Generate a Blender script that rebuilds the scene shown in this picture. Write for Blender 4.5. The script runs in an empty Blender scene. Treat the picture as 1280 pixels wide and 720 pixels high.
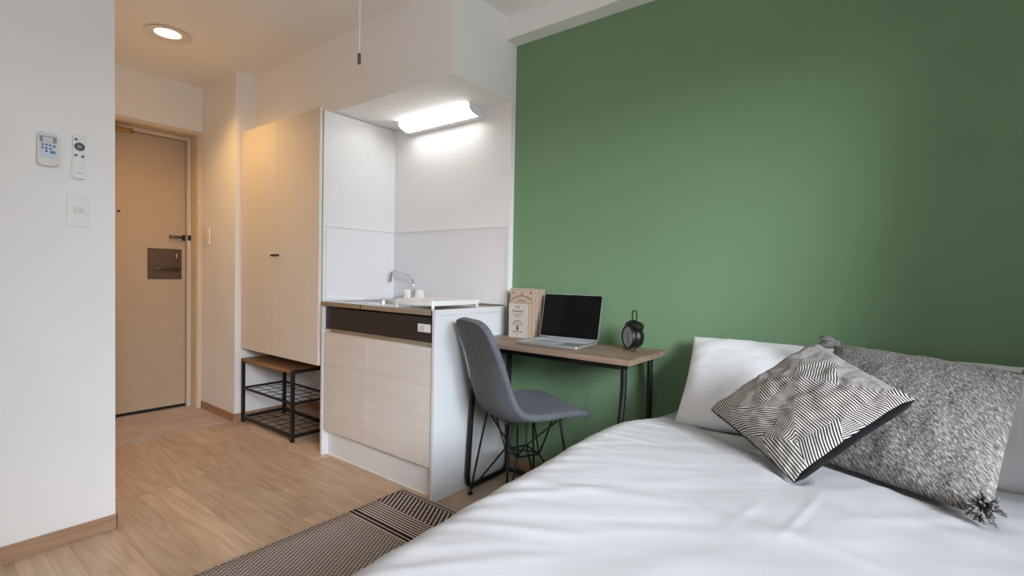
import bpy, bmesh, math, random
from mathutils import Vector, Matrix, noise
PI = math.pi
SC = bpy.context.scene
COL = SC.collection
random.seed(7)

# ------------------------------------------------------------------ materials
def srgb(r, g, b):
    def f(c):
        c /= 255.0
        return c / 12.92 if c <= 0.04045 else ((c + 0.055) / 1.055) ** 2.4
    return (f(r), f(g), f(b), 1.0)

class NT:
    """small node-tree builder"""
    def __init__(s, name):
        s.m = bpy.data.materials.new(name); s.m.use_nodes = True
        s.t = s.m.node_tree; s.t.nodes.clear()
        s.out = s.t.nodes.new('ShaderNodeOutputMaterial')
        s.b = s.n('ShaderNodeBsdfPrincipled'); s.l(s.b.outputs[0], s.out.inputs[0])
    def n(s, typ, **k):
        nd = s.t.nodes.new(typ)
        for a, v in k.items(): setattr(nd, a, v)
        return nd
    def l(s, a, b): s.t.links.new(a, b)
    def put(s, sock, v):
        if hasattr(v, 'is_output') or isinstance(v, bpy.types.NodeSocket): s.l(v, sock)
        else: sock.default_value = v
    def coord(s, which='Object'): return s.n('ShaderNodeTexCoord').outputs[which]
    def mapping(s, vec, scale=(1, 1, 1), rot=(0, 0, 0), loc=(0, 0, 0)):
        m = s.n('ShaderNodeMapping'); s.l(vec, m.inputs[0])
        m.inputs['Scale'].default_value = scale; m.inputs['Rotation'].default_value = rot; m.inputs['Location'].default_value = loc
        return m.outputs[0]
    def noise(s, vec, scale, detail=3, rough=0.5, dist=0.0, out='Fac'):
        m = s.n('ShaderNodeTexNoise'); s.l(vec, m.inputs['Vector'])
        m.inputs['Scale'].default_value = scale; m.inputs['Detail'].default_value = detail
        m.inputs['Roughness'].default_value = rough; m.inputs['Distortion'].default_value = dist
        return m.outputs[out]
    def math(s, op, a, b=0.0, c=0.0):
        m = s.n('ShaderNodeMath', operation=op)
        s.put(m.inputs[0], a); s.put(m.inputs[1], b); s.put(m.inputs[2], c)
        return m.outputs[0]
    def ramp(s, fac, stops, interp='LINEAR'):
        r = s.n('ShaderNodeValToRGB'); r.color_ramp.interpolation = interp
        e = r.color_ramp.elements
        while len(e) < len(stops): e.new(0.5)
        for q, (p, c) in zip(e, stops): q.position = p; q.color = c
        s.l(fac, r.inputs[0]); return r.outputs[0]
    def mix(s, fac, a, b, blend='MIX'):
        m = s.n('ShaderNodeMix', data_type='RGBA', blend_type=blend)
        s.put(m.inputs[0], fac); s.put(m.inputs[6], a); s.put(m.inputs[7], b); return m.outputs[2]
    def sep(s, vec):
        m = s.n('ShaderNodeSeparateXYZ'); s.l(vec, m.inputs[0]); return m.outputs
    def comb(s, x, y, z):
        m = s.n('ShaderNodeCombineXYZ')
        s.put(m.inputs[0], x); s.put(m.inputs[1], y); s.put(m.inputs[2], z); return m.outputs[0]
    def bump(s, h, strength=0.2, dist=0.002):
        b = s.n('ShaderNodeBump'); b.inputs['Strength'].default_value = strength; b.inputs['Distance'].default_value = dist
        s.l(h, b.inputs['Height']); s.l(b.outputs[0], s.b.inputs['Normal'])
    def set(s, color=None, rough=None, metal=None, spec=None, emit=None, emit_s=None, coat=None, sheen=None):
        I = s.b.inputs
        if color is not None: s.put(I['Base Color'], color)
        if rough is not None: s.put(I['Roughness'], rough)
        if metal is not None: s.put(I['Metallic'], metal)
        if spec is not None: s.put(I['Specular IOR Level'], spec)
        if emit is not None: s.put(I['Emission Color'], emit)
        if emit_s is not None: s.put(I['Emission Strength'], emit_s)
        if coat is not None: s.put(I['Coat Weight'], coat)
        if sheen is not None: s.put(I['Sheen Weight'], sheen)
        return s.m

def plain(name, c, rough=0.5, metal=0.0, var=0.04, scale=30, spec=0.5, bump=0.0, bscale=200):
    n = NT(name); v = n.coord()
    f = n.noise(v, scale, 3)
    lo = tuple(x * (1 - var) for x in c[:3]) + (1,); hi = tuple(min(1, x * (1 + var)) for x in c[:3]) + (1,)
    col = n.ramp(f, [(0.3, lo), (0.7, hi)])
    if bump: n.bump(n.noise(v, bscale, 2), bump, 0.001)
    return n.set(color=col, rough=rough, metal=metal, spec=spec)

def wood(name, c1, c2, axis=0, rough=0.45, scale=1.0, fine=0.35, spec=0.4):
    """long-grained timber: streaks run along the given axis"""
    n = NT(name); v = n.coord()
    s1 = [38, 38, 38]; s1[axis] = 1.6
    s2 = [160, 160, 160]; s2[axis] = 5
    a = n.noise(n.mapping(v, tuple(q * scale for q in s1)), 1.0, 4, 0.6, 0.6)
    b = n.noise(n.mapping(v, tuple(q * scale for q in s2)), 1.0, 3, 0.7)
    f = n.math('ADD', n.math('MULTIPLY', a, 1 - fine), n.math('MULTIPLY', b, fine))
    col = n.ramp(f, [(0.33, c1), (0.67, c2)])
    n.bump(f, 0.08, 0.0006)
    return n.set(color=col, rough=rough, spec=spec)

def glow(name, c, strength):
    n = NT(name); v = n.coord(); f = n.noise(v, 4, 1)
    return n.set(color=n.ramp(f, [(0, c), (1, c)]), rough=0.5, emit=c, emit_s=strength)

def m_floor():
    n = NT('oak_vinyl_planks'); o = n.coord(); x, y, z = n.sep(o)
    W, Lp = 0.15, 0.92
    row = n.math('FLOOR', n.math('DIVIDE', y, W))
    wn = n.n('ShaderNodeTexWhiteNoise', noise_dimensions='1D'); n.l(row, wn.inputs['W'])
    xs = n.math('DIVIDE', n.math('ADD', x, n.math('MULTIPLY', wn.outputs['Value'], 5.0)), Lp)
    pl = n.math('FLOOR', xs)
    wn2 = n.n('ShaderNodeTexWhiteNoise', noise_dimensions='2D'); n.l(n.comb(row, pl, 0), wn2.inputs['Vector'])
    rnd = wn2.outputs['Value']
    off = n.math('MULTIPLY', rnd, 37.0)
    vec = n.comb(n.math('ADD', x, off), n.math('ADD', y, off), off)
    g1 = n.noise(n.mapping(vec, (1.6, 22, 1)), 1.0, 4, 0.6, 0.9)
    g2 = n.noise(n.mapping(vec, (5, 120, 1)), 1.0, 3, 0.7)
    ring = n.math('SINE', n.math('MULTIPLY', n.noise(n.mapping(vec, (0.9, 6.5, 1)), 1.0, 2, 0.5, 0.4), 55.0))
    f = n.math('ADD', n.math('ADD', n.math('MULTIPLY', g1, 0.5), n.math('MULTIPLY', g2, 0.4)), n.math('MULTIPLY', ring, 0.06))
    col = n.ramp(f, [(0.3, srgb(186, 158, 132)), (0.5, srgb(208, 182, 156)), (0.66, srgb(222, 199, 175))])
    tint = n.ramp(rnd, [(0, srgb(224, 222, 220)), (1, srgb(255, 253, 250))])
    col = n.mix(1.0, col, tint, 'MULTIPLY')
    fy = n.math('FRACT', n.math('DIVIDE', y, W)); fx = n.math('FRACT', xs)
    sy = n.math('LESS_THAN', n.math('ABSOLUTE', n.math('SUBTRACT', fy, 0.5)), 0.492)
    sx = n.math('LESS_THAN', n.math('ABSOLUTE', n.math('SUBTRACT', fx, 0.5)), 0.4985)
    seam = n.math('MULTIPLY', sy, sx)
    col = n.mix(n.math('MULTIPLY', n.math('SUBTRACT', 1.0, seam), 0.35), col, srgb(110, 84, 62))
    n.bump(n.math('ADD', seam, n.math('MULTIPLY', f, 0.3)), 0.15, 0.001)
    return n.set(color=col, rough=n.math('ADD', 0.36, n.math('MULTIPLY', f, 0.15)), spec=0.45)

def m_entry():
    n = NT('stone_vinyl'); v = n.coord()
    a = n.noise(v, 7, 6, 0.65); b = n.noise(v, 55, 3)
    f = n.math('ADD', n.math('MULTIPLY', a, 0.7), n.math('MULTIPLY', b, 0.3))
    return n.set(color=n.ramp(f, [(0.35, srgb(172, 152, 140)), (0.5, srgb(190, 172, 160)), (0.65, srgb(204, 188, 176))]), rough=0.5)

def m_wallpaper(name, c, bump=0.25):
    n = NT(name); v = n.coord()
    f = n.noise(v, 130, 3, 0.6); g = n.noise(v, 3, 2)
    lo = tuple(q * 0.985 for q in c[:3]) + (1,); hi = tuple(min(1, q * 1.015) for q in c[:3]) + (1,)
    n.bump(f, bump, 0.0008)
    return n.set(color=n.ramp(g, [(0.3, lo), (0.7, hi)]), rough=0.85, spec=0.25)

def m_fabric(name, c1, c2, scale=900, rough=0.95, bump=0.3, sheen=0.1):
    n = NT(name); v = n.coord()
    f = n.noise(v, scale, 2, 0.7); g = n.noise(v, 25, 3)
    h = n.math('ADD', n.math('MULTIPLY', f, 0.8), n.math('MULTIPLY', g, 0.2))
    n.bump(f, bump, 0.0006)
    return n.set(color=n.ramp(h, [(0.35, c1), (0.65, c2)]), rough=rough, spec=0.15, sheen=sheen)

def m_melange():
    n = NT('grey_melange_knit'); v = n.coord('UV')
    a = n.noise(n.mapping(n.mapping(v, rot=(0, 0, 0.75)), (44, 130, 1)), 1.0, 3, 0.65, 0.5)
    b = n.noise(n.mapping(v, (220, 220, 1)), 1.0, 2)
    f = n.math('ADD', n.math('MULTIPLY', a, 0.8), n.math('MULTIPLY', b, 0.2))
    n.bump(f, 0.5, 0.003)
    return n.set(color=n.ramp(f, [(0.38, srgb(74, 70, 68)), (0.5, srgb(126, 121, 117)), (0.64, srgb(196, 191, 186))]), rough=0.95, spec=0.1, sheen=0.1)

def m_stripe():
    n = NT('black_white_stripe_knit'); x, y, z = n.sep(n.coord('UV'))
    fr = n.math('FRACT', x)
    st = n.math('GREATER_THAN', fr, y)          # v carries the width of the black stripe
    f = n.noise(n.coord(), 500, 2)
    w = n.ramp(f, [(0.3, srgb(196, 190, 184)), (0.7, srgb(218, 213, 207))])
    n.bump(n.math('ADD', st, n.math('MULTIPLY', f, 0.4)), 0.2, 0.0008)
    return n.set(color=n.mix(st, srgb(36, 33, 35), w), rough=0.95, spec=0.1)

def m_rug():
    n = NT('woven_rug'); x, y, z = n.sep(n.coord())
    # rug object origin: far left corner, x to the right, y towards the viewer is negative
    d = n.math('MULTIPLY', y, -1.0)
    def tri(v): return n.math('ABSOLUTE', n.math('SUBTRACT', n.math('FRACT', v), 0.5))
    # lattice body: two families of slanting dark dashes woven together
    la = n.math('GREATER_THAN', tri(n.math('DIVIDE', n.math('SUBTRACT', x, n.math('MULTIPLY', d, .55)), .0165)), .375)
    lb = n.math('GREATER_THAN', tri(n.math('DIVIDE', n.math('ADD', x, n.math('MULTIPLY', d, .75)), .0165)), .26)
    body = n.math('MAXIMUM', la, n.math('MULTIPLY', lb, .72))
    # end band: bold zigzag
    za = n.math('GREATER_THAN', tri(n.math('DIVIDE', n.math('SUBTRACT', x, n.math('MULTIPLY', d, .6)), .023)), .27)
    zb = n.math('GREATER_THAN', tri(n.math('DIVIDE', n.math('ADD', x, n.math('MULTIPLY', d, .8)), .023)), .36)
    zig = n.math('MAXIMUM', za, zb)
    # straight stripes across
    st = n.math('GREATER_THAN', n.math('FRACT', n.math('DIVIDE', d, 0.0145)), 0.52)
    bold = n.math('LESS_THAN', n.math('FRACT', n.math('DIVIDE', n.math('SUBTRACT', d, 0.272), 0.018)), 0.7)
    def band(a, b): return n.math('MULTIPLY', n.math('GREATER_THAN', d, a), n.math('LESS_THAN', d, b))
    tot = n.math('MULTIPLY', st, band(0.0, 0.030))
    tot = n.math('ADD', tot, n.math('MULTIPLY', zig, band(0.030, 0.158)))
    tot = n.math('ADD', tot, n.math('MULTIPLY', st, band(0.158, 0.272)))
    tot = n.math('ADD', tot, n.math('MULTIPLY', bold, band(0.272, 0.308)))
    tot = n.math('ADD', tot, n.math('MULTIPLY', body, n.math('GREATER_THAN', d, 0.308)))
    tot = n.math('MULTIPLY', tot, n.math('GREATER_THAN', x, .012))
    f = n.noise(n.coord(), 420, 2)
    light = n.ramp(f, [(0.3, srgb(196, 185, 178)), (0.7, srgb(224, 215, 209))])
    dark = n.ramp(f, [(0.3, srgb(36, 28, 31)), (0.7, srgb(60, 50, 52))])
    n.bump(n.math('ADD', f, n.math('MULTIPLY', tot, 0.5)), 0.5, 0.002)
    return n.set(color=n.mix(n.math('MINIMUM', tot, 1.0), light, dark), rough=0.95, spec=0.1)

def m_glass():
    n = NT('window_glass'); t = n.n('ShaderNodeBsdfTransparent'); g = n.n('ShaderNodeBsdfGlossy'); g.inputs['Roughness'].default_value = 0.02
    m = n.n('ShaderNodeMixShader'); f = n.n('ShaderNodeFresnel'); f.inputs[0].default_value = 1.3
    n.l(f.outputs[0], m.inputs[0]); n.l(t.outputs[0], m.inputs[1]); n.l(g.outputs[0], m.inputs[2]); n.l(m.outputs[0], n.out.inputs[0])
    return n.m

M = {}
M['floor'] = m_floor(); M['entry'] = m_entry()
M['paper'] = m_wallpaper('white_wallpaper', srgb(236, 235, 233))
M['ceiling'] = m_wallpaper('ceiling_paper', srgb(244, 242, 239))
M['soffit'] = m_wallpaper('textured_soffit', srgb(243, 241, 239), 0.7)
M['green'] = m_wallpaper('green_wallpaper', srgb(119, 149, 114))
M['base'] = wood('baseboard_oak', srgb(150, 116, 90), srgb(186, 152, 122), 1)
M['basex'] = wood('baseboard_oak_long', srgb(150, 112, 84), srgb(182, 144, 112), 0)
M['white'] = plain('white_laminate', srgb(228, 228, 227), 0.4, var=0.01)
M['panel'] = plain('white_side_panel', srgb(214, 215, 216), 0.45, var=0.01)
M['splash'] = plain('glossy_white_panel', srgb(229, 229, 231), 0.10, var=0.01)
M['ash'] = wood('pale_ash_laminate', srgb(210, 201, 193), srgb(222, 214, 206), 0, 0.5, 0.8)
M['cream'] = wood('cream_laminate', srgb(220, 212, 201), srgb(224, 216, 206), 2, 0.5, 0.6)
M['doorpaint'] = plain('beige_door_skin', srgb(184, 164, 141), 0.55, var=0.03, scale=8)
M['frame'] = plain('pale_frame_paint', srgb(206, 194, 180), 0.45, var=0.015)
M['casing'] = plain('cream_casing', srgb(216, 198, 174), 0.5, var=0.015)
M['black'] = plain('black_powder_coat', srgb(15, 14, 15), 0.45, var=0.1)
M['rubber'] = plain('black_rubber', srgb(16, 16, 16), 0.7, var=0.1)
M['band'] = plain('dark_brown_panel', srgb(44, 36, 34), 0.4, var=0.06)
M['steel'] = plain('brushed_steel', srgb(200, 198, 196), 0.25, 1.0, var=0.03, scale=80)
M['chrome'] = plain('chrome', srgb(205, 205, 208), 0.08, 1.0, var=0.01)
M['alu'] = plain('silver_aluminium', srgb(196, 198, 202), 0.38, 0.75, var=0.015)
M['brass'] = plain('brass', srgb(190, 145, 85), 0.3, 1.0, var=0.04)
M['bronze'] = plain('brown_steel_plate', srgb(104, 86, 73), 0.35, 0.8, var=0.05)
M['dkmetal'] = plain('dark_nickel', srgb(88, 80, 76), 0.3, 0.9, var=0.05)
M['desktop'] = wood('grey_brown_oak', srgb(112, 92, 78), srgb(164, 140, 121), 0, 0.5, 0.8, 0.45)
M['rackwood'] = wood('walnut_board', srgb(130, 94, 64), srgb(166, 126, 90), 0, 0.45)
M['chair'] = m_fabric('charcoal_felt', srgb(69, 72, 77), srgb(110, 114, 119), 420)
M['linen'] = m_fabric('white_cotton', srgb(196, 196, 199), srgb(202, 202, 204), 900, 0.9, 0.12, 0.05)
M['sheet'] = m_fabric('white_pillowcase', srgb(232, 232, 234), srgb(237, 237, 239), 900, 0.9, 0.12, 0.05)
M['melange'] = m_melange(); M['stripe'] = m_stripe(); M['rug'] = m_rug()
M['blackcloth'] = m_fabric('black_cloth', srgb(12, 11, 13), srgb(20, 19, 21))
M['tassel'] = m_fabric('grey_yarn', srgb(92, 90, 88), srgb(150, 147, 144), 300)
M['screen'] = plain('glossy_black_screen', srgb(6, 6, 7), 0.05, var=0.05, spec=0.25)
M['keys'] = plain('pale_grey_keys', srgb(168, 170, 174), 0.55, var=0.02)
M['plastic'] = plain('white_plastic', srgb(228, 227, 224), 0.35, var=0.01)
M['ivory'] = plain('ivory_plastic', srgb(216, 213, 203), 0.4, var=0.01)
M['bluegrey'] = plain('pale_blue_panel', srgb(196, 206, 222), 0.4, var=0.01)
M['btn'] = plain('slate_buttons', srgb(92, 102, 128), 0.45, var=0.03)
M['teal'] = plain('teal_button', srgb(70, 130, 150), 0.45, var=0.03)
M['dkgrey'] = plain('dark_grey_plastic', srgb(70, 70, 74), 0.4, var=0.05)
M['midgrey'] = plain('mid_grey_plastic', srgb(134, 134, 138), 0.4, var=0.03)
M['lcd'] = plain('grey_lcd', srgb(206, 206, 194), 0.2, var=0.02)
M['cover'] = m_fabric('cream_book_cloth', srgb(178, 158, 138), srgb(196, 177, 157), 260, 0.8, 0.15)
M['cover2'] = m_fabric('grey_book_cloth', srgb(184, 174, 165), srgb(198, 189, 180), 260, 0.8, 0.15)
M['spine'] = m_fabric('tan_book_edge', srgb(150, 124, 104), srgb(186, 162, 142), 120, 0.8, 0.2)
M['ink'] = plain('brown_ink', srgb(104, 86, 74), 0.8, var=0.1)
M['face'] = plain('grey_clock_face', srgb(150, 150, 154), 0.3, var=0.04)
M['clockwhite'] = plain('white_clock_marks', srgb(210, 208, 200), 0.5, var=0.02)
M['gold'] = plain('pale_gold_hand', srgb(190, 172, 130), 0.4, 0.6, var=0.03)
M['dark'] = plain('dark_void', srgb(14, 12, 12), 0.8, var=0.1)
M['matt'] = m_fabric('white_mattress', srgb(220, 219, 216), srgb(228, 227, 224), 500)
M['lamp'] = glow('lit_diffuser', (1.0, 1.0, 0.995, 1), 10.2)
M['bulb'] = glow('warm_bulb', (1.0, 0.82, 0.58, 1), 9.0)
M['bedwood'] = wood('bed_base_oak', srgb(150, 120, 92), srgb(184, 152, 122), 1)
M['glass'] = m_glass()
M['balcony'] = plain('concrete', srgb(170, 170, 168), 0.9, var=0.06)

# ------------------------------------------------------------------ mesh helpers
def new_obj(name, bm, mat, parent=None, smooth=None):
    me = bpy.data.meshes.new(name)
    bmesh.ops.recalc_face_normals(bm, faces=bm.faces)
    bm.to_mesh(me); bm.free()
    o = bpy.data.objects.new(name, me); COL.objects.link(o)
    for q in (mat if isinstance(mat, (list, tuple)) else [mat]): me.materials.append(M[q] if isinstance(q, str) else q)
    if parent is not None: o.parent = parent
    if smooth is not None:
        for p in me.polygons: p.use_smooth = True
        if smooth < 3:
            me.set_sharp_from_angle(angle=smooth)
    return o

def tag(o, label=None, cat=None, group=None, kind=None):
    if label: o['label'] = label
    if cat: o['category'] = cat
    if group: o['group'] = group
    if kind: o['kind'] = kind
    return o

def thing(name, label, cat, loc=(0, 0, 0), rotz=0.0, group=None, kind=None):
    o = bpy.data.objects.new(name, None); COL.objects.link(o)
    o.empty_display_size = 0.05
    o.location = loc; o.rotation_euler = (0, 0, rotz)
    return tag(o, label, cat, group, kind)

def box(bm, x0, x1, y0, y1, z0, z1, bev=0.0, seg=2):
    r = bmesh.ops.create_cube(bm, size=1.0)
    vs = r['verts']
    for v in vs:
        v.co = Vector(((x0 + x1) / 2 + v.co.x * (x1 - x0), (y0 + y1) / 2 + v.co.y * (y1 - y0), (z0 + z1) / 2 + v.co.z * (z1 - z0)))
    if bev > 0:
        es = list({e for v in vs for e in v.link_edges})
        bmesh.ops.bevel(bm, geom=es, offset=bev, segments=seg, affect='EDGES', profile=0.5)
    return vs

def boxes(name, mat, parent, *specs, bev=0.0, seg=2, smooth=None):
    bm = bmesh.new()
    for s in specs: box(bm, *s, bev=bev, seg=seg)
    return new_obj(name, bm, mat, parent, smooth)

def tube(bm, pts, r, seg=10, caps=True, closed=False):
    pts = [Vector(p) for p in pts]; n = len(pts); rings = []
    rs = r if isinstance(r, (list, tuple)) else [r] * n
    up = None
    for i, p in enumerate(pts):
        if closed: t = (pts[(i + 1) % n] - pts[i - 1]).normalized()
        elif i == 0: t = (pts[1] - pts[0]).normalized()
        elif i == n - 1: t = (pts[-1] - pts[-2]).normalized()
        else: t = ((pts[i + 1] - p).normalized() + (p - pts[i - 1]).normalized()).normalized()
        if up is None:
            up = Vector((0, 0, 1)) if abs(t.z) < 0.9 else Vector((1, 0, 0))
        a = (up - t * up.dot(t)).normalized(); b = t.cross(a); up = a
        rings.append([bm.verts.new(p + (a * math.cos(k * 2 * PI / seg) + b * math.sin(k * 2 * PI / seg)) * rs[i]) for k in range(seg)])
    for i in range(n if closed else n - 1):
        A, B = rings[i], rings[(i + 1) % n]
        for k in range(seg):
            bm.faces.new((A[k], A[(k + 1) % seg], B[(k + 1) % seg], B[k]))
    if caps and not closed:
        bm.faces.new(rings[0][::-1]); bm.faces.new(rings[-1])

def tubes(name, mat, parent, paths, r, seg=10):
    bm = bmesh.new()
    for p in paths: tube(bm, p, r, seg)
    return new_obj(name, bm, mat, parent, 0.8)

def arc_pts(path, rad, n=6):
    """round the inner corners of a polyline"""
    P = [Vector(p) for p in path]; out = [P[0]]
    for i in range(1, len(P) - 1):
        a, b, c = P[i - 1], P[i], P[i + 1]
        d1 = (a - b).normalized(); d2 = (c - b).normalized()
        k = min(rad, (a - b).length * 0.49, (c - b).length * 0.49)
        p0 = b + d1 * k; p1 = b + d2 * k
        for j in range(n + 1):
            t = j / n
            out.append(p0 * (1 - t) ** 2 + b * 2 * t * (1 - t) + p1 * t * t)
    out.append(P[-1]); return out

def lathe(bm, prof, seg=32, mat4=None, caps=True):
    """prof: list of (r, z) turned about local z"""
    rings = []
    for r, z in prof:
        ring = []
        for k in range(seg):
            a = 2 * PI * k / seg
            v = Vector((max(r, 1e-5) * math.cos(a), max(r, 1e-5) * math.sin(a), z))
            ring.append(bm.verts.new(mat4 @ v if mat4 else v))
        rings.append(ring)
    for A, B in zip(rings, rings[1:]):
        for k in range(seg): bm.faces.new((A[k], A[(k + 1) % seg], B[(k + 1) % seg], B[k]))
    if caps:
        bm.faces.new(rings[0][::-1]); bm.faces.new(rings[-1])

def axis_mat(loc, direction):
    q = Vector((0, 0, 1)).rotation_difference(Vector(direction).normalized())
    return Matrix.Translation(Vector(loc)) @ q.to_matrix().to_4x4()

def turned(name, mat, parent, prof, loc=(0, 0, 0), direction=(0, 0, 1), seg=32, smooth=0.7):
    bm = bmesh.new(); lathe(bm, prof, seg, axis_mat(loc, direction)); return new_obj(name, bm, mat, parent, smooth)

def prism(bm, poly, d0, d1, fn):
    """extrude a 2-D outline; fn(u, v, d) -> point"""
    A = [bm.verts.new(fn(u, v, d0)) for u, v in poly]; B = [bm.verts.new(fn(u, v, d1)) for u, v in poly]
    n = len(poly)
    bm.faces.new(A[::-1]); bm.faces.new(B)
    for i in range(n): bm.faces.new((A[i], A[(i + 1) % n], B[(i + 1) % n], B[i]))

def rrect(w, h, r, n=6, cx=0, cy=0):
    out = []
    for sx, sy, a0 in ((1, 1, 0), (-1, 1, PI / 2), (-1, -1, PI), (1, -1, 1.5 * PI)):
        for k in range(n + 1):
            a = a0 + k * PI / 2 / n
            out.append((cx + sx * (w / 2 - r) + r * math.cos(a), cy + sy * (h / 2 - r) + r * math.sin(a)))
    return out

def text_mesh(name, body, size, mat, parent, mtx, extrude=0.0003, spacing=1.0):
    cu = bpy.data.curves.new(name, 'FONT'); cu.body = body; cu.size = size; cu.align_x = 'CENTER'; cu.extrude = extrude
    cu.space_character = spacing
    tmp = bpy.data.objects.new(name + '_tmp', cu); COL.objects.link(tmp)
    dg = bpy.context.evaluated_depsgraph_get()
    me = bpy.data.meshes.new_from_object(tmp.evaluated_get(dg))
    bpy.data.objects.remove(tmp); bpy.data.curves.remove(cu)
    me.transform(mtx); me.materials.clear(); me.materials.append(M[mat]); me.name = name
    return me

def join_text(name, parts, mat, parent):
    """parts: (body, size, matrix) -> one mesh object of lettering"""
    bm = bmesh.new()
    for body, size, mtx in parts:
        me = text_mesh(name, body, size, mat, parent, mtx); bm.from_mesh(me); bpy.data.meshes.remove(me)
    return new_obj(name, bm, mat, parent)

def struct(o): return tag(o, kind='structure')

# ------------------------------------------------------------------ the room (X along the green wall, Y towards it, Z up)
CZ = 2.393            # ceiling
YG = 2.14             # green wall
YK = 2.105            # kitchen wall, a little proud of the green one
XE = -1.67            # where kitchen wall and soffit end
XD = -4.165           # entrance wall
XL = -2.46            # face of the bathroom block, seen left
XP, YP = -3.60, 1.533 # pillar beside the entrance
XW = .92             # window wall behind the viewer
YF = -.62

struct(boxes('floor', 'floor', None, (-3.597, XW + .1, YF - .1, YG + .1, -.08, 0)))
struct(boxes('floor_entry', 'entry', None, (-4.36, -3.597, YF - .1, YG + .1, -.08, 0)))
struct(boxes('trim_1', 'alu', None, (-3.604, -3.590, .596, YP, 0, .0025)))

def ceiling():
    bm = bmesh.new(); cx, cy, r = -3.365, 1.06, 0.072; N = 32
    x0, x1, y0, y1 = -4.36, XW + .1, YF - .1, YG + .1
    ring = [bm.verts.new((cx + r * math.cos(2 * PI * k / N), cy + r * math.sin(2 * PI * k / N), CZ)) for k in range(N)]
    sq = []
    for k in range(N):
        a = 2 * PI * k / N; c, s = math.cos(a), math.sin(a); t = .16 / max(abs(c), abs(s))
        sq.append(bm.verts.new((cx + c * t, cy + s * t, CZ)))
    for k in range(N): bm.faces.new((ring[k], ring[(k + 1) % N], sq[(k + 1) % N], sq[k]))
    q = .16
    def quad(a, b, c, d):
        bm.faces.new([bm.verts.new((x, y, CZ)) for x, y in ((a, c), (b, c), (b, d), (a, d))])
    quad(x0, cx - q, y0, y1); quad(cx + q, x1, y0, y1); quad(cx - q, cx + q, y0, cy - q); quad(cx - q, cx + q, cy + q, y1)
    # slab above, light-tight
    box(bm, x0, x1, y0, y1, CZ + .14, CZ + .22)
    for (a, b, c, d) in ((x0, x1, y0, y0 + .02), (x0, x1, y1 - .02, y1), (x0, x0 + .02, y0, y1), (x1 - .02, x1, y0, y1)):
        box(bm, a, b, c, d, CZ, CZ + .14)
    return new_obj('ceiling', bm, 'ceiling')
struct(ceiling())

struct(boxes('wall_green', 'green', None, (XE, XW + .1, YG, YG + .1, 0, CZ)))
struct(boxes('wall_kitchen', 'paper', None, (XP - .02, XE, YK, YG + .1, 0, CZ)))
struct(boxes('wall_soffit', 'soffit', None, (XP, XE, 1.66, YK, 1.97, CZ)))
struct(boxes('beam', 'ceiling', None, (XE, XW, 2.05, YG, 2.272, CZ)))
struct(boxes('wall_pillar', 'paper', None, (-4.36, XP, YP, YG + .1, 0, CZ)))
struct(boxes('wall_left', 'paper', None, (-4.36, XL, YF - .1, .596, 0, CZ)))
struct(boxes('wall_behind', 'paper', None, (XL, XW + .1, YF - .1, YF, 0, CZ)))
# entrance wall with its opening
DY0, DY1, DZ = .70, 1.503, 2.037
struct(boxes('wall_entry', 'paper', None, (-4.36, XD, .596, DY0, 0, CZ), (-4.36, XD, DY1, YP, 0, CZ), (-4.36, XD, DY0, DY1, DZ, CZ), (-4.46, -4.34, .4, 1.7, 0, CZ)))
struct(boxes('trim_2', 'casing', None, (XD, XD + .012, DY1, DY1 + .029, 0, DZ + .026), (XD, XD + .012, DY0 - .029, DY0, 0, DZ + .026), (XD, XD + .012, DY0, DY1, DZ, DZ + .026),
             (-4.26, XD, DY1 - .004, DY1, 0, DZ), (-4.26, XD, DY0, DY0 + .004, 0, DZ), (-4.26, XD, DY0 + .004, DY1 - .004, DZ - .004, DZ), bev=.0015))
# window wall: tall balcony window
WY0, WY1, WZ0, WZ1 = -.50, 1.15, .85, 1.98
struct(boxes('wall_right', 'paper', None, (XW, XW + .1, YF, WY0, 0, CZ), (XW, XW + .1, WY1, YG, 0, CZ), (XW, XW + .1, WY0, WY1, WZ1, CZ), (XW, XW + .1, WY0, WY1, 0, WZ0)))
w1 = struct(thing('window_1', None, None, (XW, 0, 0)))
ym = (WY0 + WY1) / 2
boxes('window_frame', 'alu', w1, (.02, .08, WY0, WY0 + .05, WZ0, WZ1), (.02, .08, WY1 - .05, WY1, WZ0, WZ1), (.02, .08, ym - .03, ym + .03, WZ0, WZ1), (.02, .08, WY0, WY1, WZ0, WZ0 + .05), (.02, .08, WY0, WY1, WZ1 - .05, WZ1))
boxes('pane', 'glass', w1, (.048, .052, WY0 + .05, ym - .03, WZ0 + .05, WZ1 - .05), (.048, .052, ym + .03, WY1 - .05, WZ0 + .05, WZ1 - .05))

# baseboards
struct(boxes('baseboard_left', 'base', None, (XL, XL + .008, YF, .602, 0, .062), (-4.16, XL + .008, .596, .604, 0, .062), bev=.0015))
struct(boxes('baseboard_green', 'basex', None, (XE, XW, YG - .008, YG, 0, .06), bev=.0015))
struct(boxes('baseboard_pillar', 'basex', None, (-4.15, XP + .008, YP - .008, YP, 0, .056), (XP, XP + .008, YP, YK, 0, .056), bev=.0015))
struct(boxes('baseboard_closet', 'basex', None, (XP + .008, -2.61, YK - .008, YK, 0, .056), bev=.0015))
struct(boxes('baseboard_behind', 'basex', None, (XL + .008, XW, YF, YF + .008, 0, .06), bev=.0015))

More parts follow.
